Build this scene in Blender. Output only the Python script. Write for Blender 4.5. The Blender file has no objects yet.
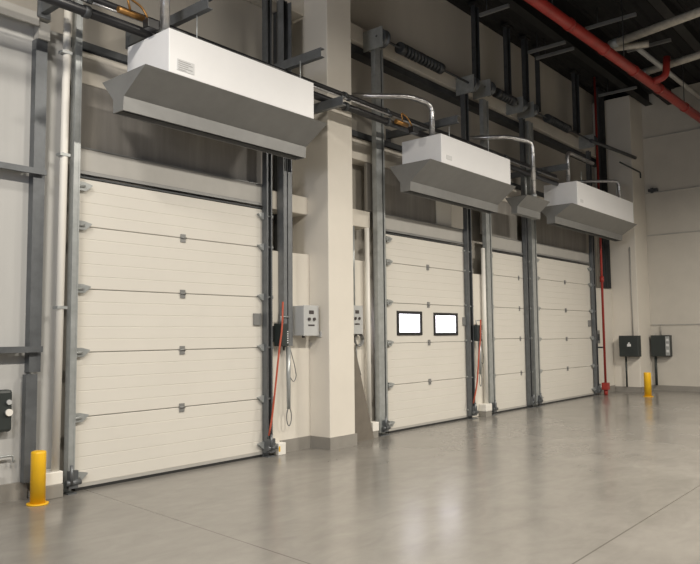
import bpy, bmesh, math, random
from mathutils import Vector, Matrix
random.seed(7)
S = bpy.context.scene
COL = S.collection

# ------------------------------------------------------------------ materials
def mat(name, col, rough=.5, metal=0., var=.06, scale=3., stretch=(1, 1, 1), bump=0., rvar=0., spec=.5):
    m = bpy.data.materials.new(name); m.use_nodes = True
    nt = m.node_tree; b = nt.nodes['Principled BSDF']
    b.inputs['Roughness'].default_value = rough; b.inputs['Metallic'].default_value = metal
    b.inputs['Specular IOR Level'].default_value = spec
    tc = nt.nodes.new('ShaderNodeTexCoord'); mp = nt.nodes.new('ShaderNodeMapping')
    mp.inputs['Scale'].default_value = stretch
    nt.links.new(tc.outputs['Object'], mp.inputs['Vector'])
    nz = nt.nodes.new('ShaderNodeTexNoise'); nz.inputs['Scale'].default_value = scale
    nz.inputs['Detail'].default_value = 6; nz.inputs['Roughness'].default_value = .6
    nt.links.new(mp.outputs['Vector'], nz.inputs['Vector'])
    r = nt.nodes.new('ShaderNodeValToRGB')
    r.color_ramp.elements[0].position = .3; r.color_ramp.elements[1].position = .7
    r.color_ramp.elements[0].color = tuple(max(0, c * (1 - var)) for c in col) + (1,)
    r.color_ramp.elements[1].color = tuple(min(1, c * (1 + var)) for c in col) + (1,)
    nt.links.new(nz.outputs['Fac'], r.inputs['Fac'])
    nt.links.new(r.outputs['Color'], b.inputs['Base Color'])
    if rvar:
        mr = nt.nodes.new('ShaderNodeMapRange')
        mr.inputs['To Min'].default_value = max(.02, rough - rvar); mr.inputs['To Max'].default_value = rough + rvar
        nt.links.new(nz.outputs['Fac'], mr.inputs['Value']); nt.links.new(mr.outputs['Result'], b.inputs['Roughness'])
    if bump:
        bp = nt.nodes.new('ShaderNodeBump'); bp.inputs['Strength'].default_value = bump; bp.inputs['Distance'].default_value = .01
        nt.links.new(nz.outputs['Fac'], bp.inputs['Height']); nt.links.new(bp.outputs['Normal'], b.inputs['Normal'])
    return m

M = {}
M['door'] = mat('door_cream', (.685, .66, .605), .42, var=.025, scale=1.2)
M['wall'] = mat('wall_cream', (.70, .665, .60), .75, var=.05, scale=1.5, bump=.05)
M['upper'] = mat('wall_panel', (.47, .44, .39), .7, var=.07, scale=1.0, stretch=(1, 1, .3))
M['leftpanel'] = mat('left_panel', (.50, .50, .49), .45, var=.05, scale=2, stretch=(3, 1, .2))
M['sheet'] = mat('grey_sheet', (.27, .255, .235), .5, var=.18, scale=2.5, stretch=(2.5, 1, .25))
M['endwall'] = mat('end_wall', (.57, .54, .485), .75, var=.05, scale=1.5)
M['pillar'] = mat('pillar_paint', (.72, .68, .61), .6, var=.03, scale=1.5)
M['beam'] = mat('beam_paint', (.66, .62, .55), .6, var=.06, scale=2)
M['header'] = mat('header_grey', (.42, .41, .385), .5, var=.08, scale=2)
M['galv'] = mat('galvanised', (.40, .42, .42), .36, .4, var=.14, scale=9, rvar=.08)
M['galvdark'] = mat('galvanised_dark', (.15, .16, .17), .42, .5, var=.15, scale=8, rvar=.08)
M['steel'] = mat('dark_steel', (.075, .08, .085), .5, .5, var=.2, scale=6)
M['black'] = mat('black_pipe', (.018, .018, .02), .32, .0, var=.3, scale=5)
M['rubber'] = mat('black_rubber', (.02, .02, .02), .7, var=.2)
M['heater'] = mat('heater_white', (.88, .885, .90), .38, var=.025, scale=2)
M['hood'] = mat('hood_galvanised', (.265, .267, .264), .42, .35, var=.09, scale=3, rvar=.06)
M['foil'] = mat('foil', (.62, .62, .63), .28, .9, var=.2, scale=14, bump=.8)
M['white'] = mat('white_plastic', (.80, .78, .73), .45, var=.03)
M['base'] = mat('base_grey', (.27, .255, .23), .6, var=.08, scale=4)
M['yellow'] = mat('yellow_paint', (.86, .50, .015), .4, var=.06, scale=4)
M['red'] = mat('red_paint', (.34, .032, .024), .4, var=.15, scale=4)
M['orange'] = mat('orange_cord', (.44, .085, .045), .5, var=.1)
M['boxgrey'] = mat('control_grey', (.48, .49, .49), .4, var=.03)
M['boxdark'] = mat('cabinet_dark', (.03, .037, .036), .45, var=.12, scale=4)
M['button'] = mat('button_dark', (.06, .05, .05), .4)
M['ceiling'] = mat('ceiling_deck', (.006, .006, .006), .8, var=.3, scale=2)
M['ceilsteel'] = mat('ceiling_steel', (.018, .018, .017), .6, .2, var=.3, scale=3)
M['wrap'] = mat('pipe_wrap', (.50, .47, .41), .6, .1, var=.22, scale=10, bump=.4)
M['board'] = mat('board_brown', (.17, .15, .125), .6, var=.12, scale=5)
M['brass'] = mat('brass', (.36, .19, .06), .4, .7, var=.15)
M['strut'] = mat('strut_grey', (.20, .21, .22), .45, .4, var=.15, scale=8)
M['label'] = mat('label_paper', (.70, .71, .72), .6)
M['ink'] = mat('ink', (.42, .42, .43), .6)
M['bluegrey'] = mat('blue_grey_plate', (.45, .46, .47), .4, .4)

def emit(name, col, s):
    m = bpy.data.materials.new(name); m.use_nodes = True; nt = m.node_tree
    b = nt.nodes['Principled BSDF']
    b.inputs['Base Color'].default_value = col + (1,); b.inputs['Roughness'].default_value = .15
    # daylight through the pane: a little uneven
    nz = nt.nodes.new('ShaderNodeTexNoise'); nz.inputs['Scale'].default_value = 4
    mr = nt.nodes.new('ShaderNodeMapRange'); mr.inputs['To Min'].default_value = s * .85; mr.inputs['To Max'].default_value = s * 1.1
    nt.links.new(nz.outputs['Fac'], mr.inputs['Value']); nt.links.new(mr.outputs['Result'], b.inputs['Emission Strength'])
    b.inputs['Emission Color'].default_value = col + (1,)
    return m
M['pane'] = emit('daylit_pane', (.92, .90, 1.0), 4.0)

def floor_mat():
    m = bpy.data.materials.new('polished_concrete'); m.use_nodes = True; nt = m.node_tree; N = nt.nodes; L = nt.links
    b = N['Principled BSDF']
    tc = N.new('ShaderNodeTexCoord'); P = tc.outputs['Object']
    def noise(sc, det, rough, stretch=(1, 1, 1), rot=0, dist=0.):
        mp = N.new('ShaderNodeMapping'); mp.inputs['Scale'].default_value = stretch; mp.inputs['Rotation'].default_value = (0, 0, rot)
        L.new(P, mp.inputs['Vector'])
        n = N.new('ShaderNodeTexNoise'); n.inputs['Scale'].default_value = sc; n.inputs['Detail'].default_value = det
        n.inputs['Roughness'].default_value = rough; n.inputs['Distortion'].default_value = dist
        L.new(mp.outputs['Vector'], n.inputs['Vector']); return n.outputs['Fac']
    def math_(op, a, bb, clamp=False):
        n = N.new('ShaderNodeMath'); n.operation = op; n.use_clamp = clamp
        for i, v in enumerate((a, bb)):
            if v is None: continue
            if isinstance(v, (int, float)): n.inputs[i].default_value = v
            else: L.new(v, n.inputs[i])
        return n.outputs[0]
    n1 = noise(.55, 5, .6); n2 = noise(1.7, 7, .58, (1, 2.2, 1), .5, .9); n3 = noise(9, 5, .6, (1, 1.6, 1), -.3)
    v = math_('ADD', math_('MULTIPLY', n1, .45), math_('ADD', math_('MULTIPLY', n2, .42), math_('MULTIPLY', n3, .13)))
    r = N.new('ShaderNodeValToRGB'); e = r.color_ramp.elements
    e[0].position = .32; e[0].color = (.168, .159, .144, 1); e[1].position = .68; e[1].color = (.262, .249, .228, 1)
    L.new(v, r.inputs['Fac'])
    # two saw-cut joints
    sx = N.new('ShaderNodeSeparateXYZ'); L.new(P, sx.inputs[0])
    jx = math_('ABSOLUTE', math_('SUBTRACT', math_('SUBTRACT', sx.outputs[0], math_('MULTIPLY', sx.outputs[1], .086)), 4.04), None)
    jy = math_('ABSOLUTE', math_('ADD', sx.outputs[1], 5.02), None)
    line = math_('MAXIMUM', math_('LESS_THAN', jx, .007), math_('LESS_THAN', jy, .007))
    mx = N.new('ShaderNodeMix'); mx.data_type = 'RGBA'
    L.new(math_('MULTIPLY', line, .7), mx.inputs[0]); L.new(r.outputs['Color'], mx.inputs[6]); mx.inputs[7].default_value = (.09, .08, .07, 1)
    L.new(mx.outputs[2], b.inputs['Base Color'])
    mr = N.new('ShaderNodeMapRange'); mr.inputs['From Min'].default_value = .35; mr.inputs['From Max'].default_value = .65
    mr.inputs['To Min'].default_value = .17; mr.inputs['To Max'].default_value = .25
    L.new(n1, mr.inputs['Value']); L.new(mr.outputs['Result'], b.inputs['Roughness'])
    b.inputs['Specular IOR Level'].default_value = .45
    return m
M['floor'] = floor_mat()

# ------------------------------------------------------------------ mesh builder
class MB:
    def __init__(s): s.bm = bmesh.new()
    def box(s, x0, x1, y0, y1, z0, z1):
        v = [s.bm.verts.new((x, y, z)) for z in (z0, z1) for y in (y0, y1) for x in (x0, x1)]
        for f in ((0, 2, 3, 1), (4, 5, 7, 6), (0, 1, 5, 4), (2, 6, 7, 3), (0, 4, 6, 2), (1, 3, 7, 5)):
            s.bm.faces.new([v[i] for i in f])
        return s
    def prism(s, prof, a0, a1, axis='x'):
        """closed profile swept along an axis; prof in the two other axes"""
        def p(q, a):
            return {'x': (a, q[0], q[1]), 'y': (q[0], a, q[1]), 'z': (q[0], q[1], a)}[axis]
        A = [s.bm.verts.new(p(q, a0)) for q in prof]; B = [s.bm.verts.new(p(q, a1)) for q in prof]
        n = len(prof)
        for i in range(n):
            s.bm.faces.new((A[i], A[(i + 1) % n], B[(i + 1) % n], B[i]))
        s.bm.faces.new(A[::-1]); s.bm.faces.new(B)
        return s
    def tube(s, pts, r, n=12, cap=True):
        pts = [Vector(p) for p in pts]; rings = []
        up = None
        for i, p in enumerate(pts):
            t = ((pts[i] - pts[i - 1]).normalized() if i else Vector()) + ((pts[i + 1] - pts[i]).normalized() if i + 1 < len(pts) else Vector())
            t.normalize()
            if up is None:
                up = Vector((0, 0, 1)) if abs(t.z) < .9 else Vector((1, 0, 0))
            u = t.cross(up).normalized(); w = u.cross(t).normalized(); up = w
            rr = r[i] if isinstance(r, (list, tuple)) else r
            rings.append([s.bm.verts.new(p + u * math.cos(a) * rr + w * math.sin(a) * rr) for a in (2 * math.pi * k / n for k in range(n))])
        for A, B in zip(rings, rings[1:]):
            for k in range(n):
                f = s.bm.faces.new((A[k], A[(k + 1) % n], B[(k + 1) % n], B[k])); f.smooth = True
        if cap:
            s.bm.faces.new(rings[0][::-1]); s.bm.faces.new(rings[-1])
        return s
    def build(s, name, material, parent=None, bevel=0.):
        bmesh.ops.recalc_face_normals(s.bm, faces=s.bm.faces[:])
        origin = Vector()
        q = parent
        while q is not None: origin += q.location; q = q.parent
        if parent is None:
            xs = [v.co for v in s.bm.verts]
            lo = Vector(min(c[i] for c in xs) for i in range(3)); hi = Vector(max(c[i] for c in xs) for i in range(3))
            origin = Vector(((lo.x + hi.x) / 2, (lo.y + hi.y) / 2, lo.z))
        if not (parent is None and name == 'floor'):
            bmesh.ops.translate(s.bm, verts=s.bm.verts[:], vec=-origin)
        else: origin = Vector()
        me = bpy.data.meshes.new(name); s.bm.to_mesh(me); s.bm.free()
        me.materials.append(M[material])
        o = bpy.data.objects.new(name, me); COL.objects.link(o)
        if parent is None: o.location = origin
        else: o.parent = parent
        if bevel:
            b = o.modifiers.new('bevel', 'BEVEL'); b.width = bevel; b.segments = 2; b.limit_method = 'ANGLE'
        return o

def arc(pts, rad=.12, n=5):
    """round the inner corners of a polyline"""
    pts = [Vector(p) for p in pts]; out = [pts[0]]
    for a, b, c in zip(pts, pts[1:], pts[2:]):
        d1 = (a - b); d2 = (c - b); r = min(rad, d1.length * .45, d2.length * .45)
        p, q = b + d1.normalized() * r, b + d2.normalized() * r
        for k in range(n + 1):
            t = k / n; out.append(p * (1 - t) ** 2 + b * 2 * t * (1 - t) + q * t * t)
    out.append(pts[-1]); return out

def tag(o, label, cat, group=None, kind=None):
    o['label'] = label; o['category'] = cat
    if group: o['group'] = group
    if kind: o['kind'] = kind
    return o
def thing(name, loc, label, cat, group=None, kind=None):
    o = bpy.data.objects.new(name, None); COL.objects.link(o); o.location = loc; o.empty_display_size = .1
    return tag(o, label, cat, group, kind)
def B(name, m, parent, *boxes, bevel=0.):
    b = MB()
    for q in boxes: b.box(*q)
    return b.build(name, m, parent, bevel)
def T(name, m, parent, pts, r, n=12): return MB().tube(pts, r, n).build(name, m, parent)

# ------------------------------------------------------------------ the shell
CEIL = 8.35
def struct(o, label, cat): return tag(o, label, cat, kind='structure')
struct(B('floor', 'floor', None, (-8, 20.9, -24, .6, -.2, 0)), 'grey polished concrete floor with two thin saw-cut joints', 'floor')
b = MB()
y = -24.
prof = []
while y < .6:      # corrugated deck
    prof += [(y, CEIL), (y + .10, CEIL), (y + .14, CEIL + .06), (y + .24, CEIL + .06)]; y += .28
prof = prof + [(y, CEIL + .2), (-24, CEIL + .2)]
b.prism(prof, -8, 20.9, 'x'); struct(b.build('ceiling', 'ceiling'), 'black corrugated metal ceiling deck high above the doors', 'ceiling')
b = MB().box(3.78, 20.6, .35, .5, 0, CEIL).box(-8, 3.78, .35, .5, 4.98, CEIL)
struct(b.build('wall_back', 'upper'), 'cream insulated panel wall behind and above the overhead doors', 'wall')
b = MB().box(-8, 3.78, .1, .25, 0, 4.90)
for x in (3.0, 2.2, 1.4): b.box(x - .01, x + .01, .09, .101, .2, 4.88)
struct(b.build('wall_left', 'leftpanel'), 'light grey wall panel left of the nearest door', 'wall')
struct(B('wall_right', 'endwall', None, (20.6, 20.8, -24, .5, 0, CEIL)), 'cream end wall on the right with horizontal seams', 'wall')
for (x0, x1, lab) in ((6.76, 7.53, 'low cream wall strip between the nearest door and the big pillar'),
                 (8.08, 8.95, 'low cream wall strip between the big pillar and the windowed door'),
                 (12.0, 12.78, 'low cream wall strip left of the half-hidden door'),
                 (18.2, 19.6, 'low cream wall from the farthest door to the corner pillar')):
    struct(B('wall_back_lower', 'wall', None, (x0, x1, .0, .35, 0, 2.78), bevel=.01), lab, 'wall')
# baseboards
struct(B('baseboard_left', 'base', None, (-8, 3.46, .06, .1, 0, .17)), 'grey concrete base along the left wall panel', 'baseboard')
for (x0, x1, lab) in ((6.92, 7.53, 'grey baseboard under the low wall right of the nearest door'),
                      (18.35, 19.56, 'grey baseboard under the low wall right of the farthest door')):
    struct(B('baseboard_back', 'base', None, (x0, x1, -.02, 0, 0, .17)), lab, 'baseboard')
struct(B('baseboard_right', 'base', None, (20.57, 20.6, -24, -.70, 0, .14)), 'grey baseboard along the end wall', 'baseboard')
# pillars
struct(B('pillar', 'pillar', None, (7.53, 8.08, -.38, .35, 0, CEIL), bevel=.012), 'broad cream square pillar between the nearest door and the windowed door', 'pillar')
struct(B('pillar', 'pillar', None, (19.6, 20.6, -.69, .35, 0, 8.1), bevel=.012), 'cream square pillar in the far right corner', 'pillar')
struct(B('baseboard_pillar', 'base', None, (7.51, 8.10, -.40, -.38, 0, .17), (7.51, 7.53, -.38, -.02, 0, .17), (8.08, 8.10, -.38, -.0, 0, .17)),
       'grey skirting wrapped round the foot of the broad pillar', 'baseboard')
struct(B('baseboard_corner', 'base', None, (19.57, 20.57, -.72, -.69, 0, .14), (19.57, 19.6, -.69, -.02, 0, .14)),
       'grey skirting round the foot of the corner pillar', 'baseboard')
# horizontal wall beams
def hbeam(x0, x1, z0, z1, y0, m, lab, dark=None):
    struct(B('beam', m, None, (x0, x1, y0, .35, z0, z1), bevel=.008), lab, 'beam')
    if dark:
        struct(B('beam', 'steel', None, (x0, x1, y0 + .06, .35) + dark), lab.replace('cream', 'dark shadow strip along the'), 'beam')  # dark strip shaped for the shadow band along the beam
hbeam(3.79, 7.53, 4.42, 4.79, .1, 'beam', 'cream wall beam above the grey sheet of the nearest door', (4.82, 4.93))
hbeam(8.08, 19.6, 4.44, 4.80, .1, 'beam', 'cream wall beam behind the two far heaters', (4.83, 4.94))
hbeam(3.79, 7.53, 6.40, 6.75, .08, 'beam', 'cream wall beam at the top left, above the nearest heater')
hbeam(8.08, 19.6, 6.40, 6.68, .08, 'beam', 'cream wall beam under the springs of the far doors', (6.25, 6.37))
hbeam(6.72, 7.53, 3.37, 3.63, .03, 'beam', 'short cream beam end beside the broad pillar, above the low wall')
hbeam(8.08, 9.0, 3.33, 3.6, .03, 'beam', 'short cream beam end right of the broad pillar')
# end-wall seams
for i, z in enumerate((1.8, 4.3, 5.5, 7.08)):
    struct(B('trim', 'header', None, (20.575, 20.6, -24, -.72, z - .012, z + .012)), ('lowest', 'second lowest', 'second highest', 'highest')[i] + ' horizontal seam strip on the right end wall', 'trim')

# ------------------------------------------------------------------ left bay
t = thing('steel_post', (3.47, .08, 0), 'dark galvanised post standing behind the near yellow bollard', 'post')
B('upper_leg', 'galvdark', t, (3.42, 3.54, .0, .02, 1.26, 4.72), (3.42, 3.435, .02, .099, 1.26, 4.72))
B('lower_leg', 'galvdark', t, (3.385, 3.50, -.02, .0, .171, 1.24), (3.385, 3.40, 0, .059, .171, 1.24))
B('cap_box', 'header', t, (3.43, 3.55, -.03, .09, 4.72, 4.90))
for z, lab in ((1.49, 'lower'), (3.31, 'middle')):
    B('wall_rail', 'galvdark', None, (1.5, 3.53, -.06, -.03, z - .03, z + .03), (1.5, 3.38, -.03, .099, z + .015, z + .03))
    o = bpy.data.objects['wall_rail' if z < 2 else 'wall_rail.001']
    tag(o, lab + ' horizontal steel angle rail across the left wall panel', 'rail', 'steel rails on the left wall panel')
tag(B('wall_rail', 'header', None, (1.5, 3.55, -.05, .099, 4.93, 4.98), (1.5, 3.42, -.05, -.035, 4.84, 4.93)), 'pale top rail capping the left wall panel', 'rail', 'steel rails on the left wall panel')

def bollard(x, y, h, r, lab):
    t = thing('bollard', (x, y, 0), lab, 'bollard', 'yellow bollards')
    MB().tube([(x, y, 0), (x, y, .014)], r * 1.45, 24).build('base_flange', 'yellow', t)
    MB().tube([(x, y, .014), (x, y, h - .02), (x, y, h - .005), (x, y, h)], [r, r, r * .94, r * .7], 28).build('post', 'yellow', t)
bollard(3.405, -.27, .51, .07, 'near yellow bollard at the left edge beside the nearest door')
bollard(18.4, -1.25, .60, .085, 'far yellow bollard in front of the corner pillar')

t = thing('push_button_station', (3.15, .04, .69), 'black push-button station on the left wall panel, cut by the frame', 'control box')
B('housing', 'boxdark', t, (2.94, 3.26, -.02, .099, .69, 1.10), bevel=.03)
MB().tube([(3.215, -.02, .98), (3.215, -.045, .98)], .025, 16).build('grey_button', 'boxgrey', t)
MB().tube([(3.215, -.02, .88), (3.215, -.05, .88)], .034, 16).build('white_button', 'white', t)
t = thing('wall_hook', (3.27, .06, .40), 'small grey steel hook low on the left wall panel', 'hook')
T('arm', 'galv', t, arc([(3.0, .03, .45), (3.30, .03, .45), (3.30, .03, .38)], .04), .012, 8)
B('plate', 'galv', t, (3.06, 3.14, .045, .1, .40, .49))

# ------------------------------------------------------------------ doors
def panel_profile(z0, z1, ribs):
    """front and back outline of one door section, y-z"""
    f = [(.004, z0), (0, z0 + .006)]
    for k in range(1, ribs):
        z = z0 + (z1 - z0) * k / ribs
        f += [(0, z - .005), (.0035, z - .003), (.0035, z + .003), (0, z + .005)]
    f += [(0, z1 - .006), (.004, z1), (.045, z1), (.045, z0)]
    return f
def make_door(n, x0, x1, top, lab, joints, windows=(), hinge=None, lock=True, right=True):
    d = thing('door_%d' % n, ((x0 + x1) / 2, 0, 0), lab, 'door', 'sectional overhead doors', 'structure')
    zs = [.06] + joints + [top]
    k = (x1 - x0) / 2.65
    for i in range(5):
        a, c = zs[i] + .004, zs[i + 1] - .004
        ribs = 5 if c - a > .6 else 4
        has_win = windows and i == 2
        if has_win:
            m = MB(); cur = x0; wz0, wz1 = windows[0][2], windows[0][3]
            for w in windows:
                m.prism([(0, a), (0, c), (.045, c), (.045, a)], cur, w[0]); cur = w[1]
                m.box(w[0], w[1], 0, .045, a, wz0).box(w[0], w[1], 0, .045, wz1, c)
            m.prism([(0, a), (0, c), (.045, c), (.045, a)], cur, x1)
            m.build('section_panel', 'door', d)
            for w in windows:
                f = MB(); e = .04
                f.box(w[0] - .01, w[1] + .01, -.02, .03, w[2] - .01, w[2] + e).box(w[0] - .01, w[1] + .01, -.02, .03, w[3] - e, w[3] + .01)
                f.box(w[0] - .01, w[0] + e, -.02, .03, w[2] + e, w[3] - e).box(w[1] - e, w[1] + .01, -.02, .03, w[2] + e, w[3] - e)
                fr = f.build('window_frame', 'rubber', d)
                p = B('pane', 'pane', fr, (w[0] + e, w[1] - e, .005, .015, w[2] + e, w[3] - e))
                p['label'] = 'bright daylit window pane'
        else:
            MB().prism(panel_profile(a, c, ribs), x0, x1).build('section_panel', 'door', d)
    for z in joints:        # dark gap behind each joint
        pass
    B('joint_backing', 'base', d, *[(x0 + .01, x1 - .01, .02, .043, z - .0039, z + .0039) for z in joints])
    B('bottom_rail', 'header', d, (x0, x1, -.006, .05, .03, .064))
    B('bottom_seal', 'rubber', d, (x0, x1, -.012, .05, .0, .03))
    B('top_seal', 'steel', d, (x0 - .02, x1 + .02, -.012, .05, top + .002, top + .02))
    hx = hinge if hinge is not None else (x0 + x1) / 2 + .01
    for z in joints:
        b = MB(); w = .035 * k; b.box(hx - w, hx + w, -.012, -.001, z - .055, z + .045)
        b.tube([(hx - w * 1.1, -.016, z), (hx + w * 1.1, -.016, z)], .012, 8)
        b.build('centre_hinge', 'hood', d)
    for side in ((-1, 1) if right else (-1,)):
        xe = x0 if side < 0 else x1
        for z in [.15] + joints + [top - .1]:
            b = MB(); s_ = -side
            # pressed wedge bracket on the panel with a roller spindle into the track
            b.prism([(xe - s_ * .03, z - .045), (xe - s_ * .03, z + .05), (xe + s_ * .03, z + .05), (xe + s_ * .12 * k, z + .028), (xe + s_ * .12 * k, z + .016), (xe + s_ * .05, z - .045)], -.05, -.001, 'y')
            b.tube([(xe - s_ * .09, -.06, z), (xe + s_ * .03, -.06, z)], .014, 8)
            b.tube([(xe - s_ * .10, -.06, z), (xe - s_ * .07, -.06, z)], .032, 14)
            b.build('roller_bracket', 'galv', d)
    if lock:
        B('lock_plate', 'hood', d, (x1 - .19 * k, x1 - .06, -.03, -.002, joints[1] + .30, joints[1] + .46), bevel=.006)
    return d
J1 = [.76, 1.445, 2.125, 2.805]
make_door(1, 3.93, 6.62, 3.33, 'largest and nearest white sectional overhead door, on the left, without windows', J1)
make_door(2, 9.38, 11.93, 3.28, 'white sectional overhead door with two small bright windows in its middle panel', [.77, 1.46, 2.13, 2.80],
          windows=((9.66, 10.37, 1.60, 1.99), (10.77, 11.55, 1.59, 1.98)), hinge=10.6)
make_door(3, 12.84, 14.40, 3.28, 'white sectional door half hidden behind the steel tracks, between windowed and farthest doors', [.76, 1.49, 2.14, 2.80], hinge=14.1, lock=False)
make_door(4, 14.92, 18.08, 3.34, 'farthest white sectional overhead door, ending beside the red sprinkler pipe', [.75, 1.46, 2.15, 2.83])

# header strips and grey sheets above the doors
def header(x0, x1, z0, z1, lab):
    t = thing('door_header', ((x0 + x1) / 2, .05, z0), lab, 'door header', None, 'structure')
    B('face', 'header', t, (x0, x1, .0, .05, z0 + .04, z1), bevel=.004)
    B('lower_lip', 'hood', t, (x0, x1, -.02, .05, z0, z0 + .035))
    B('upper_lip', 'hood', t, (x0, x1, -.01, .05, z1, z1 + .015))
header(3.9, 6.7, 3.375, 3.66, 'grey header strip just above the nearest door')
header(9.35, 11.98, 3.32, 3.6, 'grey header strip just above the windowed door')
header(12.9, 14.3, 3.32, 3.6, 'grey header strip above the half-hidden door')
header(14.9, 18.1, 3.38, 3.63, 'grey header strip above the farthest door')
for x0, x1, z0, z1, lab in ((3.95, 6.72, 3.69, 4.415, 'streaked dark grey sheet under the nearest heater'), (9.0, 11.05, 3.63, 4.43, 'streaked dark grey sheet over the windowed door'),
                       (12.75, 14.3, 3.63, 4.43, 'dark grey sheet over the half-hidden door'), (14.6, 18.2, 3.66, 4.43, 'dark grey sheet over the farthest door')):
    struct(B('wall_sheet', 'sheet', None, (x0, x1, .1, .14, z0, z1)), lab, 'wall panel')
struct(B('wall_sheet', 'white', None, (11.08, 11.6, .1, .14, 3.63, 4.43), bevel=.01), 'white strip painted as lit wall at the right end of the sheet over the windowed door', 'wall panel')  # white strip painted for the wall left lit beyond the heater's shadow

# ------------------------------------------------------------------ door tracks
def track(x0, x1, z1, lab, m='galv', m2='galvdark', y0=-.105, open_left=False):
    """rolled channel on a slotted wall angle, open towards the hall"""
    t = thing('door_track', ((x0 + x1) / 2, -.05, 0), lab, 'door track', 'vertical door tracks')
    w = x1 - x0; g = .008
    a = x0 + w * .55 if not open_left else x0 + w * .0
    c = x1 if not open_left else x0 + w * .5
    B('wall_angle', m, t, (x0, x1, -.028, -.016, .0, z1))
    B('channel', m2, t, (x0 + .001, x0 + g, y0, -.029, .05, z1), (x1 - g, x1 - .001, y0, -.029, .05, z1),
      (x0 + g, x0 + g + w * (.62 if m == 'galv' else .2), y0, y0 + g, .05, z1), (x1 - g - w * .14, x1 - g, y0, y0 + g, .05, z1))
    z = .5
    while z < z1:
        b = MB().box(x0 + w * .25, x0 + w * .75, -.045, -.0285, z - .03, z + .03)
        b.tube([((x0 + x1) / 2, -.045, z), ((x0 + x1) / 2, -.06, z)], .012, 8)
        b.build('bracket', 'galv', t); z += .92
    f = MB().box(x0 - .01, x1 + .01, y0 - .03, -.017, 0, .012)
    f.build('foot_plate', 'galvdark', t)
    b = MB(); cx = (x0 + x1) / 2
    b.box(cx - .05, cx + .05, y0 - .05, y0 - .001, .06, .24); b.tube([(cx - .03, y0 - .06, .1), (cx - .03, y0 - .06, .30)], .018, 10)
    b.tube([(cx - .08, y0 - .04, .12), (cx + .08, y0 - .04, .12)], .03, 12)
    b.build('cable_bracket', 'galvdark', t)
    return t
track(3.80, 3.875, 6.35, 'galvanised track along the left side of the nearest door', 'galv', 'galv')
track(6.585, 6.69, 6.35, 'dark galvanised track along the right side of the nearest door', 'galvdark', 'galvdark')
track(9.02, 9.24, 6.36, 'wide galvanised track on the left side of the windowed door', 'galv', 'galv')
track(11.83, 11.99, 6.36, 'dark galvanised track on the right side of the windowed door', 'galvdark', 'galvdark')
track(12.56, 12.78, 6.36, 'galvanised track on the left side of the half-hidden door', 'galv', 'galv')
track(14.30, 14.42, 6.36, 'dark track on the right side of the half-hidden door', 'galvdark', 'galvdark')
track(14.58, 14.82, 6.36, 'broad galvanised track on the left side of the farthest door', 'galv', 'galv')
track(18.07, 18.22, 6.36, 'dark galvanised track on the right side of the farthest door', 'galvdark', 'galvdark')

# ------------------------------------------------------------------ torsion springs
def spring_shaft(x0, x1, s0, s1, z, lab):
    y = -.2
    t = thing('torsion_spring_shaft', ((x0 + x1) / 2, y, z), lab, 'door spring', 'torsion spring shafts')
    T('shaft', 'steel', t, [(x0 - .12, y, z), (x1 + .12, y, z)], .022, 10)
    n = int((s1 - s0) / .10) ; pts = []
    for k in range(n * 10 + 1):
        a = 2 * math.pi * k / 10; pts.append((s0 + (s1 - s0) * k / (n * 10), y + math.cos(a) * .07, z + math.sin(a) * .07))
    T('spring', 'steel', t, pts, .034, 6)
    for x in (s0, s1):
        T('winding_cone', 'steel', t, [(x - .05, y, z), (x + .05, y, z)], .10, 16)
    for x in (x0, x1):
        b = MB().tube([(x - .07, y, z), (x - .05, y, z), (x - .05, y, z), (x + .05, y, z), (x + .05, y, z), (x + .07, y, z)], [.15, .15, .12, .12, .15, .15], 20)
        b.build('cable_drum', 'galvdark', t)
        B('bearing_plate', 'galv', t, (x - .12, x - .10, y - .12, .079, z - .2, z + .14))
spring_shaft(9.06, 11.95, 9.62, 10.82, 6.47, 'spring shaft at the head of the windowed door')
spring_shaft(12.6, 14.02, 12.98, 13.65, 6.56, 'short spring shaft at the head of the half-hidden door')
spring_shaft(14.55, 18.0, 15.4, 16.5, 6.58, 'spring shaft at the head of the farthest door')

# dark posts from shaft up to the roof
for x, w, lab in ((12.5, .16, 'dark steel post rising above the right end of the windowed door spring'), (13.86, .15, 'dark steel post above the short spring shaft'),
              (14.72, .15, 'dark steel post above the broad galvanised track'), (15.36, .05, 'thin dark rod post just right of the broad track line'),
              (17.58, .24, 'widest dark steel post, above the farthest door'), (19.1, .17, 'dark steel post left of the corner pillar'), (19.42, .09, 'slim dark post touching the corner pillar')):
    t = thing('roof_post', (x, .0, 6.7), lab, 'post', 'dark posts up to the roof')
    zb = 6.76 if x < 18.5 else 2.8
    B('web', 'steel', t, (x - w / 2, x + w / 2, .03, .05, zb, CEIL))
    B('flange', 'steel', t, (x - w / 2, x - w / 2 + .012, -.05, .03, zb, CEIL), (x + w / 2 - .012, x + w / 2, -.05, .03, zb, CEIL))
    B('head_plate', 'ceilsteel', t, (x - w / 2 - .05, x + w / 2 + .05, -.1, .079, CEIL - .05, CEIL - .001))

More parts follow.
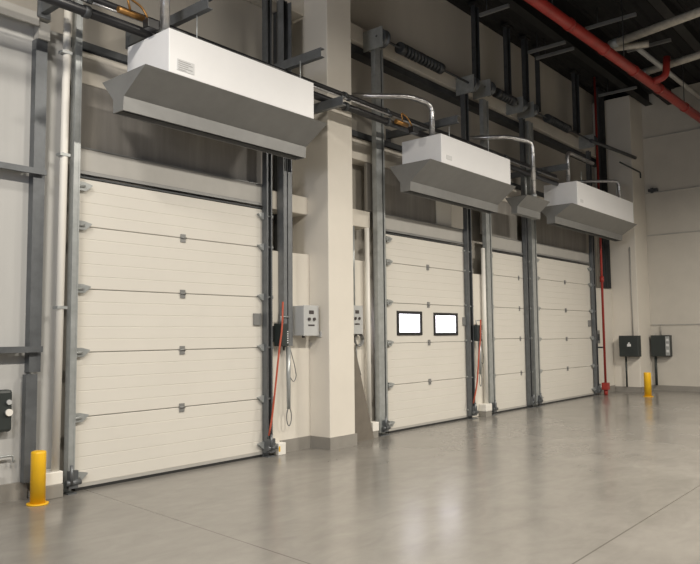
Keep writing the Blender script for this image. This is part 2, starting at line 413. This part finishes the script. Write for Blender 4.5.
# ------------------------------------------------------------------ heaters
def heater(x0, x1, z0, z1, hx0, hx1, lip, lab, rods, plate=False):
    yf, yb = -1.1, -.33
    t = thing('air_curtain_heater', ((x0 + x1) / 2, (yf + yb) / 2, lip), lab, 'air heater', 'white unit heaters above the doors')
    B('body', 'heater', t, (x0, x1, yf, yb, z0, z1), bevel=.008)
    s = z0 - lip
    # funnel hood: open pressed sheet with end cheeks
    zt = z0 - .001; zm = lip + .145
    out = [(yf - .005, zt), (-.72, zm), (-.71, lip), (-.52, lip), (-.52, zm), (-.30, zt)]
    inn = [(-.312, zt), (-.535, zm + .005), (-.535, lip), (-.695, lip), (-.705, zm + .005), (yf + .01, zt)]
    b = MB()
    b.prism([out[0], out[1], out[2], (-.695, lip), (-.705, zm + .005), (yf + .01, zt)], hx0 + .012, hx1 - .012)
    b.prism([out[5], out[4], out[3], (-.535, lip), (-.535, zm + .005), (-.312, zt)], hx0 + .012, hx1 - .012)
    b.build('deflector_hood', 'hood', t)
    for xa in (hx0, hx1 - .0118):
        MB().prism(out, xa, xa + .0118).build('hood_cheek', 'hood', t)
    B('hood_top_flange', 'hood', t, (hx0 + .012, x0, yf + .012, -.315, zt - .012, zt - .001))
    B('hood_top_flange', 'hood', t, (x1, hx1 - .012, yf + .012, -.315, zt - .012, zt - .001))
    B('discharge_grille', 'steel', t, *[(hx0 + .02, hx1 - .02, -.69 + k * .038, -.68 + k * .038, lip + .03, lip + .06) for k in range(4)])
    for x, zt2 in rods:
        T('hanger_rod', 'galv', t, [(x, -.95, z1), (x, -.95, zt2)], .008, 8)
    if plate:
        p = B('rating_label', 'label', t, (x0 + .10, x0 + .32, yf - .006, yf - .001, z0 + .05, z0 + .17)); p['label'] = 'pale rating label with grey lines of small print'
        B('print', 'ink', p, *[(x0 + .115, x0 + .115 + l * .9, yf - .008, yf - .0062, z0 + .145 - k * .022, z0 + .153 - k * .022) for k, l in enumerate((.17, .20, .14, .20, .11))])
    else:
        p = B('rating_label', 'label', t, (x0 + .14, x0 + .30, yf - .005, yf - .001, z0 + .08, z0 + .15))
    return t
heater(4.28, 6.47, 4.33, 4.80, 4.0, 6.72, 3.945, 'nearest and largest-looking white air heater, hanging over the nearest door', ((4.75, 5.14), (6.38, 5.10)), True)
heater(9.42, 11.73, 4.31, 4.78, 9.10, 11.93, 3.87, 'middle white air heater, hanging over the windowed door', ((9.9, 5.02), (11.2, 5.3)))
heater(14.78, 18.32, 4.35, 4.88, 14.47, 18.55, 3.965, 'farthest white air heater, beside the corner pillar', ((15.4, 5.2), (17.6, 5.3)))

# small hood between the two far heaters
t = thing('deflector_hood', (13.3, -.6, 4.1), 'bare galvanised hood tucked between the middle and farthest heaters', 'hood')
zt, zm, zl = 4.33, 4.13, 3.99
pr = [(-.86, zt), (-.64, zm), (-.63, zl), (-.50, zl), (-.50, zm), (-.37, zt)]
MB().prism(pr, 12.88, 12.90).build('hood_cheek', 'hood', t)
MB().prism(pr, 12.90, 13.92).build('hood_body', 'hood', t)
T('hanger_rod', 'galv', t, [(13.35, -.6, zt), (13.35, -.6, 4.82)], .02, 8)

# ------------------------------------------------------------------ support arms
def arm(x, y0, z, lab, h=.12, w=.07, y1=.349):
    t = thing('support_arm', (x, y1, z), lab, 'bracket arm', 'dark support arms')
    B('channel', 'galvdark', t, (x - w / 2, x - w / 2 + .01, y0, y1 - .012, z - h / 2, z + h / 2),
      (x - w / 2 + .01, x + w / 2, y0, y1 - .012, z + h / 2 - .012, z + h / 2), (x - w / 2 + .01, x + w / 2, y0, y1 - .012, z - h / 2, z - h / 2 + .012))
    B('wall_plate', 'galvdark', t, (x - w, x + w, y1 - .012, y1, z - h * .9, z + h * .9))
arm(3.46, -1.0, 5.03, 'support arm at the top left corner, above the left wall panel', .11, y1=-.06)
arm(4.75, -1.18, 5.20, 'support arm above the left half of the nearest heater')
arm(6.55, -1.18, 5.20, 'support arm above the right half of the nearest heater, by the broad pillar')
arm(7.12, -1.05, 4.745, 'lower support arm carrying the black pipes past the broad pillar')
arm(9.95, -1.1, 5.13, 'support arm above the middle heater')
arm(14.35, -1.1, 5.12, 'support arm left of the farthest heater')

# pipe run along the wall
for (yy, zz, r, m, lab) in ((-.64, 5.03, .042, 'black', 'upper thin black pipe of the run along the wall'),
                         (-.715, 4.955, .013, 'foil', 'silvery thin pipe in the middle of the black pipe run'),
                         (-.66, 4.865, .052, 'black', 'thick black lowest pipe of the run along the wall')):
    t = thing('wall_pipe', (8.5, yy, zz), lab, 'pipe', 'pipe run along the wall')
    T('tube', m, t, [(1.5, yy, zz), (14.72, yy, zz)], r, 14)
    for x in (3.6, 7.6, 8.6, 12.4, 13.6):
        T('clip', 'steel', t, [(x - .03, yy, zz), (x + .03, yy, zz)], r + .012, 12)
# valves near the heaters
for x, lab in ((4.06, 'brass valve with wires on the pipes left of the nearest heater'), (8.85, 'brass valve on the pipes left of the middle heater')):
    z = 5.02 if x < 5 else 4.93
    t = thing('valve', (x, -.72, 4.9), lab, 'valve', 'brass pipe valves')
    T('body', 'brass', t, [(x - .16, -.75, z - .05), (x + .14, -.75, z - .05)], .034, 12)
    B('actuator', 'black', t, (x + .10, x + .24, -.90, -.80, z - .19, z - .09), bevel=.008)
    T('wire', 'brass', t, arc([(x - .05, -.80, z - .03), (x - .09, -.80, z + .10), (x + .1, -.80, z + .04), (x + .14, -.84, z - .08)], .06), .012, 6)

# foil-wrapped supply pipes
def foil(pts, r, lab, valve=None):
    t = thing('foil_pipe', pts[0], lab, 'pipe', 'foil-wrapped heater pipes')
    T('tube', 'foil', t, arc(pts, .14), r, 12)
    a, c = Vector(pts[0]), Vector(pts[1]); d = (c - a).normalized()
    T('collar', 'galv', t, [a, a + d * .06], r * 1.35, 14)
    for k in (.3, .55, .8):
        p = a.lerp(c, k); T('band', 'galv', t, [p - d * .012, p + d * .012], r * 1.08, 12)
foil([(4.40, -.85, 4.8), (4.40, -.85, 6.6)], .052, 'upright foil-wrapped pipe on top of the nearest heater')
foil([(9.62, -.8, 4.78), (9.62, -.8, 5.36), (9.25, -.62, 5.44), (8.42, .06, 5.40)], .045, 'bent foil-wrapped pipe rising from the middle heater towards the broad pillar')
foil([(13.25, -.82, 4.335), (13.25, -.82, 5.46), (12.75, -.55, 5.52), (12.2, .06, 5.5)], .045, 'foil-wrapped pipe bending down between the middle and farthest heaters')
foil([(15.22, -.72, 4.88), (15.22, -.72, 5.66), (16.7, -.72, 5.66)], .045, 'foil-wrapped pipe at the left end of the farthest heater')
foil([(18.2, -.8, 4.88), (18.2, -.8, 5.46), (17.75, -.3, 5.46), (17.5, .06, 5.46)], .04, 'thin foil-wrapped pipe at the right end of the farthest heater')

# ------------------------------------------------------------------ beside door 1
t = thing('white_pipe', (3.68, -.1, .2), 'tall white pipe left of the nearest door', 'pipe', 'white pipes by the doors')
T('tube', 'white', t, [(3.665, -.10, .2), (3.715, -.10, 6.4)], .04, 16)
B('base_block', 'white', t, (3.50, 3.72, -.16, .05, .13, .26), bevel=.01)
B('base_foot', 'base', t, (3.50, 3.72, -.17, .05, 0, .13), bevel=.006)
for z in (1.9, 3.5, 4.6): B('clip', 'galv', t, (3.63, 3.74, -.145, -.055, z, z + .03))
for x0, x1, xp, lab in ((8.77, 8.93, 8.78, 'white pipe left of the windowed door'), (12.28, 12.53, 12.46, 'white pipe between the windowed door and the half-hidden door')):
    t = thing('white_pipe', (xp, -.1, .1), lab, 'pipe', 'white pipes by the doors')
    T('tube', 'white', t, [(xp + .01, -.07, .15), (xp + .01, -.07, 3.3)], .04, 14)
    B('base_block', 'white', t, (x0, x1, -.16, -.001, .10, .24), bevel=.01)
    B('base_foot', 'base', t, (x0 + .01, x1 - .01, -.15, -.001, 0, .10))
t = thing('wall_end_block', (6.84, -.06, 0), 'small white block at the foot of the wall by the nearest door', 'block')
B('block', 'white', t, (6.77, 6.91, -.13, -.005, 0, .16), bevel=.008)
B('marking', 'yellow', t, (6.775, 6.80, -.134, -.1305, .05, .12))

t = thing('cable_strut', (6.98, -.04, 1.46), 'grey steel cable channel on the wall right of the nearest door', 'cable channel')
B('channel', 'strut', t, (6.90, 6.915, -.11, -.001, 1.46, 2.78), (7.055, 7.07, -.11, -.001, 1.46, 2.78), (6.915, 7.055, -.03, -.001, 1.46, 2.78),
  (6.90, 6.915, -.11, .02, 2.78, 6.39), (7.055, 7.07, -.11, .02, 2.78, 6.39), (6.915, 7.055, -.03, .02, 2.78, 6.39))
B('cover', 'strut', t, (6.916, 6.965, -.11, -.10, 1.46, 3.9), (6.985, 7.054, -.11, -.10, 1.46, 3.9))
for k, x in enumerate((6.95, 6.985, 7.02)):
    T('cable', 'steel', t, [(x, -.055, 1.4 + k * .05), (x, -.055, 6.4)], .013, 8)
struct(B('beam', 'steel', None, (7.14, 7.24, .15, .34, 2.79, 3.36), (7.14, 7.24, .15, .34, 3.64, 4.41), (7.14, 7.24, .15, .34, 4.94, 6.39)), 'dark upright steel strip behind the cable channel', 'beam')

def pull(x, z0, z1, lab):
    t = thing('pull_handle', (x, -.1, z0), lab, 'pull cord', 'grey pull handles by the doors')
    T('rod', 'galv', t, [(x, -.10, z1), (x + .005, -.10, z0 + .22)], [.035, .026], 10)
    pts = []
    for k in range(17):
        a = math.pi / 2 + 2 * math.pi * k / 16
        pts.append((x + .01 + .045 * math.cos(a), -.10, z0 + .11 + .12 * math.sin(a)))
    T('loop', 'galvdark', t, pts, .007, 6)
    pts = [(x + .02, -.10, z1 + .02), (x + .12, -.10, z1 - .25), (x + .16, -.10, z1 - .42), (x + .10, -.10, z1 - .50), (x + .02, -.10, z1 - .40)]
    T('cable_loop', 'galvdark', t, arc(pts, .1), .006, 6)
pull(6.99, .38, 1.45, 'grey pull handle with wire loops hanging below the cable channel')
pull(12.2, .6, 1.5, 'grey pull handle with wire loops right of the windowed door')

def switchbox(x, lab, k=1.):
    z = 1.62
    t = thing('chain_hoist_box', (x, -.1, z), lab, 'switch box', 'black hoist boxes by the doors')
    B('housing', 'boxdark', t, (x - .06 * k, x + .06 * k, -.20, -.04, z - .16, z + .15), bevel=.012)
    B('back_plate', 'galvdark', t, (x - .05 * k, x + .05 * k, -.04, -.001, z - .10, z + .12))
    T('stub', 'galv', t, [(x - .0, -.12, z + .15), (x, -.12, z + .24), (x + .16 * k, -.12, z + .24)], .012, 8)
    b = MB()
    for q in range(6): b.box(x + .04 * k, x + .06 * k, -.203, -.2005, z - .12 + q * .03, z - .106 + q * .03)
    b.build('terminal_row', 'label', t)
switchbox(6.83, 'black hoist box with a row of pale terminals, right of the nearest door')
switchbox(12.06, 'black hoist box right of the windowed door', 1.3)
def cord(pts, r, lab):
    tag(MB().tube(arc(pts, .15), r, 10).build('release_cord', 'orange'), lab, 'cord', 'orange cords by the doors')
cord([(6.77, -.222, 2.06), (6.755, -.222, 1.7), (6.70, -.222, 1.42), (6.66, -.19, .94), (6.61, -.17, .5), (6.56, -.165, .29)], .013, 'orange cord hanging beside the right track of the nearest door')
cord([(12.05, -.222, 1.87), (12.03, -.222, 1.5), (11.97, -.222, 1.29), (11.90, -.20, .64), (11.80, -.17, .3)], .014, 'orange cord hanging beside the right track of the windowed door')
# red lock cord is absent at the far door: the red sprinkler drop stands there
t = thing('sprinkler_drop_pipe', (18.26, -.25, 0), 'red upright sprinkler pipe right of the farthest door', 'pipe')
T('tube', 'red', t, [(18.26, -.25, .3), (18.26, -.25, 8.34)], .03, 14)
B('valve_box', 'red', t, (18.18, 18.34, -.33, -.17, .14, .32), bevel=.01)
T('lower_stub', 'red', t, [(18.26, -.25, 0), (18.26, -.25, .14)], .05, 14)
T('coupling', 'red', t, [(18.26, -.25, 2.9), (18.26, -.25, 3.05)], .052, 14)
for z in (1.2, 4.2): B('wall_clamp', 'steel', t, (18.235, 18.285, -.21, -.001 if z < 2.7 else .099 if z < 4.4 else .35, z, z + .04))
t = thing('grey_pull_switch', (18.22, -.06, 1.4), 'small grey switch on the wall beside the red sprinkler pipe', 'switch')
B('body', 'hood', t, (18.2, 18.45, -.08, -.001, 1.32, 1.66), bevel=.01)
B('lever', 'steel', t, (18.28, 18.36, -.11, -.081, 1.4, 1.56))

# control boxes
def control(x0, x1, z0, z1, yb, yf, lab, full=True):
    t = thing('control_box', ((x0 + x1) / 2, yb, z0), lab, 'control box', 'grey heater control boxes')
    B('housing', 'boxgrey', t, (x0, x1, yf + .02, yb, z0, z1), bevel=.008)
    B('front_cover', 'white' if not full else 'boxgrey', t, (x0 - .004, x1 + .004, yf, yf + .019, z0 - .004, z1 + .004), bevel=.006)
    w = x1 - x0; h = z1 - z0; c = (x0 + x1) / 2
    B('display', 'button', t, (c - w * .16, c + w * .16, yf - .004, yf - .001, z0 + h * .72, z0 + h * .84))
    for s in (-1, 1):
        T('knob', 'button', t, [(c + s * w * .17, yf - .001, z0 + h * .55), (c + s * w * .17, yf - .02, z0 + h * .55)], w * .075, 12)
    B('nameplate', 'button', t, (c - w * .22, c + w * .2, yf - .004, yf - .001, z0 + h * .32, z0 + h * .37))
    T('cable_gland', 'button', t, [(c - .04, (yb + yf) / 2, z0 - .03), (c - .04, (yb + yf) / 2, z0)], .022, 10)
    return t
control(7.16, 7.46, 1.60, 2.02, -.001, -.24, 'grey control box with two knobs on the wall left of the broad pillar')
control(8.30, 8.58, 1.62, 2.05, -.001, -.14, 'grey control box half hidden behind the right side of the broad pillar')
tag(B('wall_socket', 'boxgrey', None, (7.51, 7.529, -.24, -.14, 1.58, 1.66), bevel=.004), 'tiny pale switch plate on the left face of the broad pillar', 'switch')
t = thing('cable_coil', (8.55, -.06, 1.4), 'coil of grey cable hanging under the half-hidden control box', 'cable')
b = MB()
for q in range(3):
    b.tube([(8.58 + (.085 + q * .008) * math.cos(a), -.03 - q * .02, 1.53 + (.085 + q * .008) * math.sin(a)) for a in (2 * math.pi * k / 20 for k in range(21))], .01, 8)
b.build('coil', 'hood', t)
T('tail', 'hood', t, arc([(8.52, -.05, 1.45), (8.52, -.05, 1.25), (8.62, -.05, .98)], .08), .012, 8)
T('conduit', 'galv', t, [(8.47, -.05, 2.06), (8.47, -.05, 3.3)], .025, 10)

# board leaning behind the pillar
b = MB().prism([(8.12, 0.0), (8.75, 0.0), (8.43, 1.02), (8.12, 1.95)], -.20, -.175, 'y')
o = b.build('board', 'board'); tag(o, 'brown board with a slanted edge leaning against the right side of the broad pillar', 'board')
# ------------------------------------------------------------------ far corner
t = thing('electrical_cabinet', (19.5, -.5, .95), 'black electrical cabinet on the left face of the corner pillar', 'electrical cabinet', 'dark electrical cabinets in the corner')
B('body', 'boxdark', t, (19.36, 19.598, -.74, -.24, .95, 1.51), bevel=.01)
B('door', 'boxdark', t, (19.335, 19.358, -.735, -.245, .96, 1.50), bevel=.008)
p = MB().prism([(-.56, 1.22), (-.46, 1.22), (-.46, 1.29), (-.49, 1.29), (-.49, 1.33), (-.53, 1.33), (-.53, 1.29), (-.56, 1.29)], 19.33, 19.3348).build('badge', 'label', t)
T('conduit', 'boxdark', t, [(19.5, -.36, .142), (19.5, -.36, .95)], .025, 10)
T('upper_conduit', 'header', t, [(19.57, -.55, 1.51), (19.57, -.55, 3.9)], .014, 8)
t = thing('electrical_cabinet', (20.5, -.95, .94), 'dark green-grey electrical cabinet with silver latches on the end wall', 'electrical cabinet', 'dark electrical cabinets in the corner')
B('body', 'boxdark', t, (20.40, 20.599, -1.24, -.74, .93, 1.51), bevel=.01)
B('door', 'boxdark', t, (20.375, 20.398, -1.11, -.745, .94, 1.50), bevel=.008)
B('latch_strip', 'galv', t, (20.376, 20.398, -1.235, -1.125, .96, 1.48), bevel=.004)
for z in (1.08, 1.24, 1.38): B('latch', 'label', t, (20.36, 20.3755, -1.22, -1.15, z - .035, z + .035), bevel=.006)
T('conduit', 'boxdark', t, [(20.5, -.82, .145), (20.5, -.82, .93)], .035, 10)
T('upper_conduit', 'header', t, [(20.54, -.98, 1.51), (20.54, -.98, 1.78)], .016, 8)
# odd pipes on the corner
def simple_pipe(name, m, pts, r, lab, cat='pipe', group=None):
    return tag(MB().tube(arc(pts, .1), r, 10).build(name, m), lab, cat, group)
simple_pipe('corner_pipe', 'steel', [(18.6, -.712, 6.04), (20.2, -.712, 6.04), (20.2, -.712, 5.88)], .022, 'dark pipe slanting across the front of the corner pillar')
t = thing('pipe_bracket', (20.5, -.9, 5.5), 'small dark bracket on the end wall beside the corner pillar', 'bracket')
B('plate', 'steel', t, (20.50, 20.599, -1.05, -.80, 5.52, 5.60)); B('stub', 'steel', t, (20.46, 20.4999, -.95, -.88, 5.47, 5.62))
simple_pipe('valve_pipe', 'steel', [(16.6, -.737, 6.20), (19.75, -.737, 6.37)], .045, 'dark pipe ending just left of the corner pillar, high up')

# ------------------------------------------------------------------ roof steel and ceiling services
for yv, z0, z1, lab in ((-.9, 8.0, 8.34, 'dark roof beam nearest the door wall'), (-1.5, 7.9, 8.34, 'second dark roof beam out from the door wall'), (-3.1, 7.95, 8.34, 'third dark roof beam out from the door wall')):
    t = thing('roof_beam', (6, yv, z0), lab, 'roof beam', 'dark roof beams', 'structure')
    B('web', 'ceilsteel', t, (0, 20.59, yv - .01, yv + .01, z0 + .015, z1 - .015))
    B('flange', 'ceilsteel', t, (0, 20.59, yv - .1, yv + .1, z0, z0 + .015)); B('flange', 'ceilsteel', t, (0, 20.59, yv - .1, yv + .1, z1 - .015, z1))
P0, P1 = Vector((8.0, -2.16, 7.0)), Vector((20.59, -2.56, 7.0))
t = thing('sprinkler_main', P0, 'thick red sprinkler main running under the ceiling', 'pipe')
T('tube', 'red', t, [P0, P1], .10, 20)
for k in (.30, .42, .54, .66, .80):
    p = P0.lerp(P1, k); d = (P1 - P0).normalized(); T('coupling', 'red', t, [p - d * .05, p + d * .05], .112, 20)
q = P0.lerp(P1, .615)
T('branch_elbow', 'red', t, arc([q, q + Vector((.05, -.32, .05)), q + Vector((.1, -.34, .5))], .2), .075, 14)
for k in (.25, .5, .8):
    p = P0.lerp(P1, k); T('hanger', 'steel', t, [p + Vector((0, 0, .10)), Vector((p.x, p.y, CEIL))], .01, 6)
def wrapped(pts, r, lab):
    t = thing('wrapped_pipe', pts[0], lab, 'pipe', 'pale wrapped ceiling pipes')
    T('tube', 'wrap', t, arc(pts, .15), r, 14)
    a, c = Vector(pts[0]), Vector(pts[-1])
    T('end_collar', 'galv', t, [a, a.lerp(c, .05)], r * 1.12, 14)
    T('hanger', 'steel', t, [Vector(pts[-1]) + Vector((0, .6, r)), (pts[-1][0], pts[-1][1] + .6, CEIL)], .008, 6)
wrapped([(14.62, -1.98, 7.6), (13.75, -5.8, 7.6)], .085, 'longest pale wrapped pipe under the ceiling at the top right')
wrapped([(14.75, -1.70, 7.62), (15.0, -2.2, 7.62), (15.14, -2.6, 7.62)], .07, 'short pale wrapped stub beside the red sprinkler main')
wrapped([(16.8, -1.95, 7.62), (16.3, -4.2, 7.62)], .08, 'lower pale wrapped pipe at the right edge under the ceiling')
simple_pipe('grey_pipe', 'header', [(15.2, -2.34, 7.62), (20.55, -2.5, 7.62)], .055, 'grey pipe crossing behind the pale wrapped pipes at the top right')
for x, ya, yb, z, lab in ((12.25, -.25, -.9, 7.95, 'grey roof strut at the top above the windowed door'), (14.65, -.12, -1.0, 7.95, 'grey roof strut above the broad track, left of a pair'), (15.1, -.1, -1.0, 7.95, 'grey roof strut above the broad track, right of a pair'),
                     (14.4, -1.55, -2.6, 8.0, 'long grey roof strut crossing behind the red sprinkler main'), (16.2, -1.8, -2.75, 8.0, 'grey roof strut between the pale wrapped pipes'), (18.65, -.2, -1.2, 7.95, 'grey roof strut above the slim post by the corner')):
    t = thing('roof_strut', (x, ya, z), lab, 'strut', 'grey roof struts')
    B('channel', 'hood', t, (x - .03, x + .03, yb, ya, z - .035, z - .02), (x - .03, x - .018, yb, ya, z - .02, z + .03), (x + .018, x + .03, yb, ya, z - .02, z + .03))
    T('hanger', 'steel', t, [(x, (ya * 3 + yb) / 4, z - .02), (x, (ya * 3 + yb) / 4, CEIL)], .01, 6)

# ------------------------------------------------------------------ light
def area(name, loc, sx, sy, power, col, spread, rot=(0, 0, 0)):
    l = bpy.data.lights.new(name, 'AREA'); l.shape = 'RECTANGLE'; l.size = sx; l.size_y = sy; l.energy = power; l.color = col
    l.spread = math.radians(spread)
    o = bpy.data.objects.new(name, l); COL.objects.link(o); o.location = loc; o.rotation_euler = rot
WARM = (1.0, .925, .81)
for i, (x, pw, sp) in enumerate(((-3, 560, 170), (2.5, 600, 170), (8, 610, 166), (13.5, 790, 160), (17.5, 150, 140))):
    area('high_bay_lamp', (x, -7.8, 7.1), 1.5, .5, pw, WARM, sp)
area('side_lamp', (.4, -3.2, 6.7), .6, .3, 46, (1, .93, .83), 110, (math.radians(62), 0, math.radians(-49)))
# added cool area lamp out of view, brightening faces turned left
area('cool_left_fill', (-3, -4.5, 3.8), 2.0, 2.0, 75, (.80, .86, 1.0), 120, (math.radians(90), 0, math.radians(-90)))
w = bpy.data.worlds.new('world'); S.world = w; w.use_nodes = True
w.node_tree.nodes['Background'].inputs[0].default_value = (.80, .84, 1.0, 1); w.node_tree.nodes['Background'].inputs[1].default_value = .03

# ------------------------------------------------------------------ camera
p, yaw, ro = math.radians(4.27), math.radians(40.17), math.radians(-.59)
Fh = Vector((math.cos(yaw), math.sin(yaw), 0)); R0 = Vector((math.sin(yaw), -math.cos(yaw), 0))
F = Fh * math.cos(p) + Vector((0, 0, math.sin(p))); U0 = R0.cross(F)
R = R0 * math.cos(ro) + U0 * math.sin(ro); U = U0 * math.cos(ro) - R0 * math.sin(ro)
cam = bpy.data.cameras.new('camera'); cam.sensor_width = 36; cam.lens = 712 / 700 * 36; cam.clip_start = .05; cam.clip_end = 200
co = bpy.data.objects.new('camera', cam); COL.objects.link(co)
m = Matrix((R, U, -F)).transposed().to_4x4(); m.translation = Vector((0, -7.129, 1.6)); co.matrix_world = m
S.camera = co
S.view_settings.view_transform = 'Standard'; S.view_settings.look = 'None'; S.view_settings.gamma = 1; S.view_settings.use_curve_mapping = False
S.view_settings.exposure = 0.0
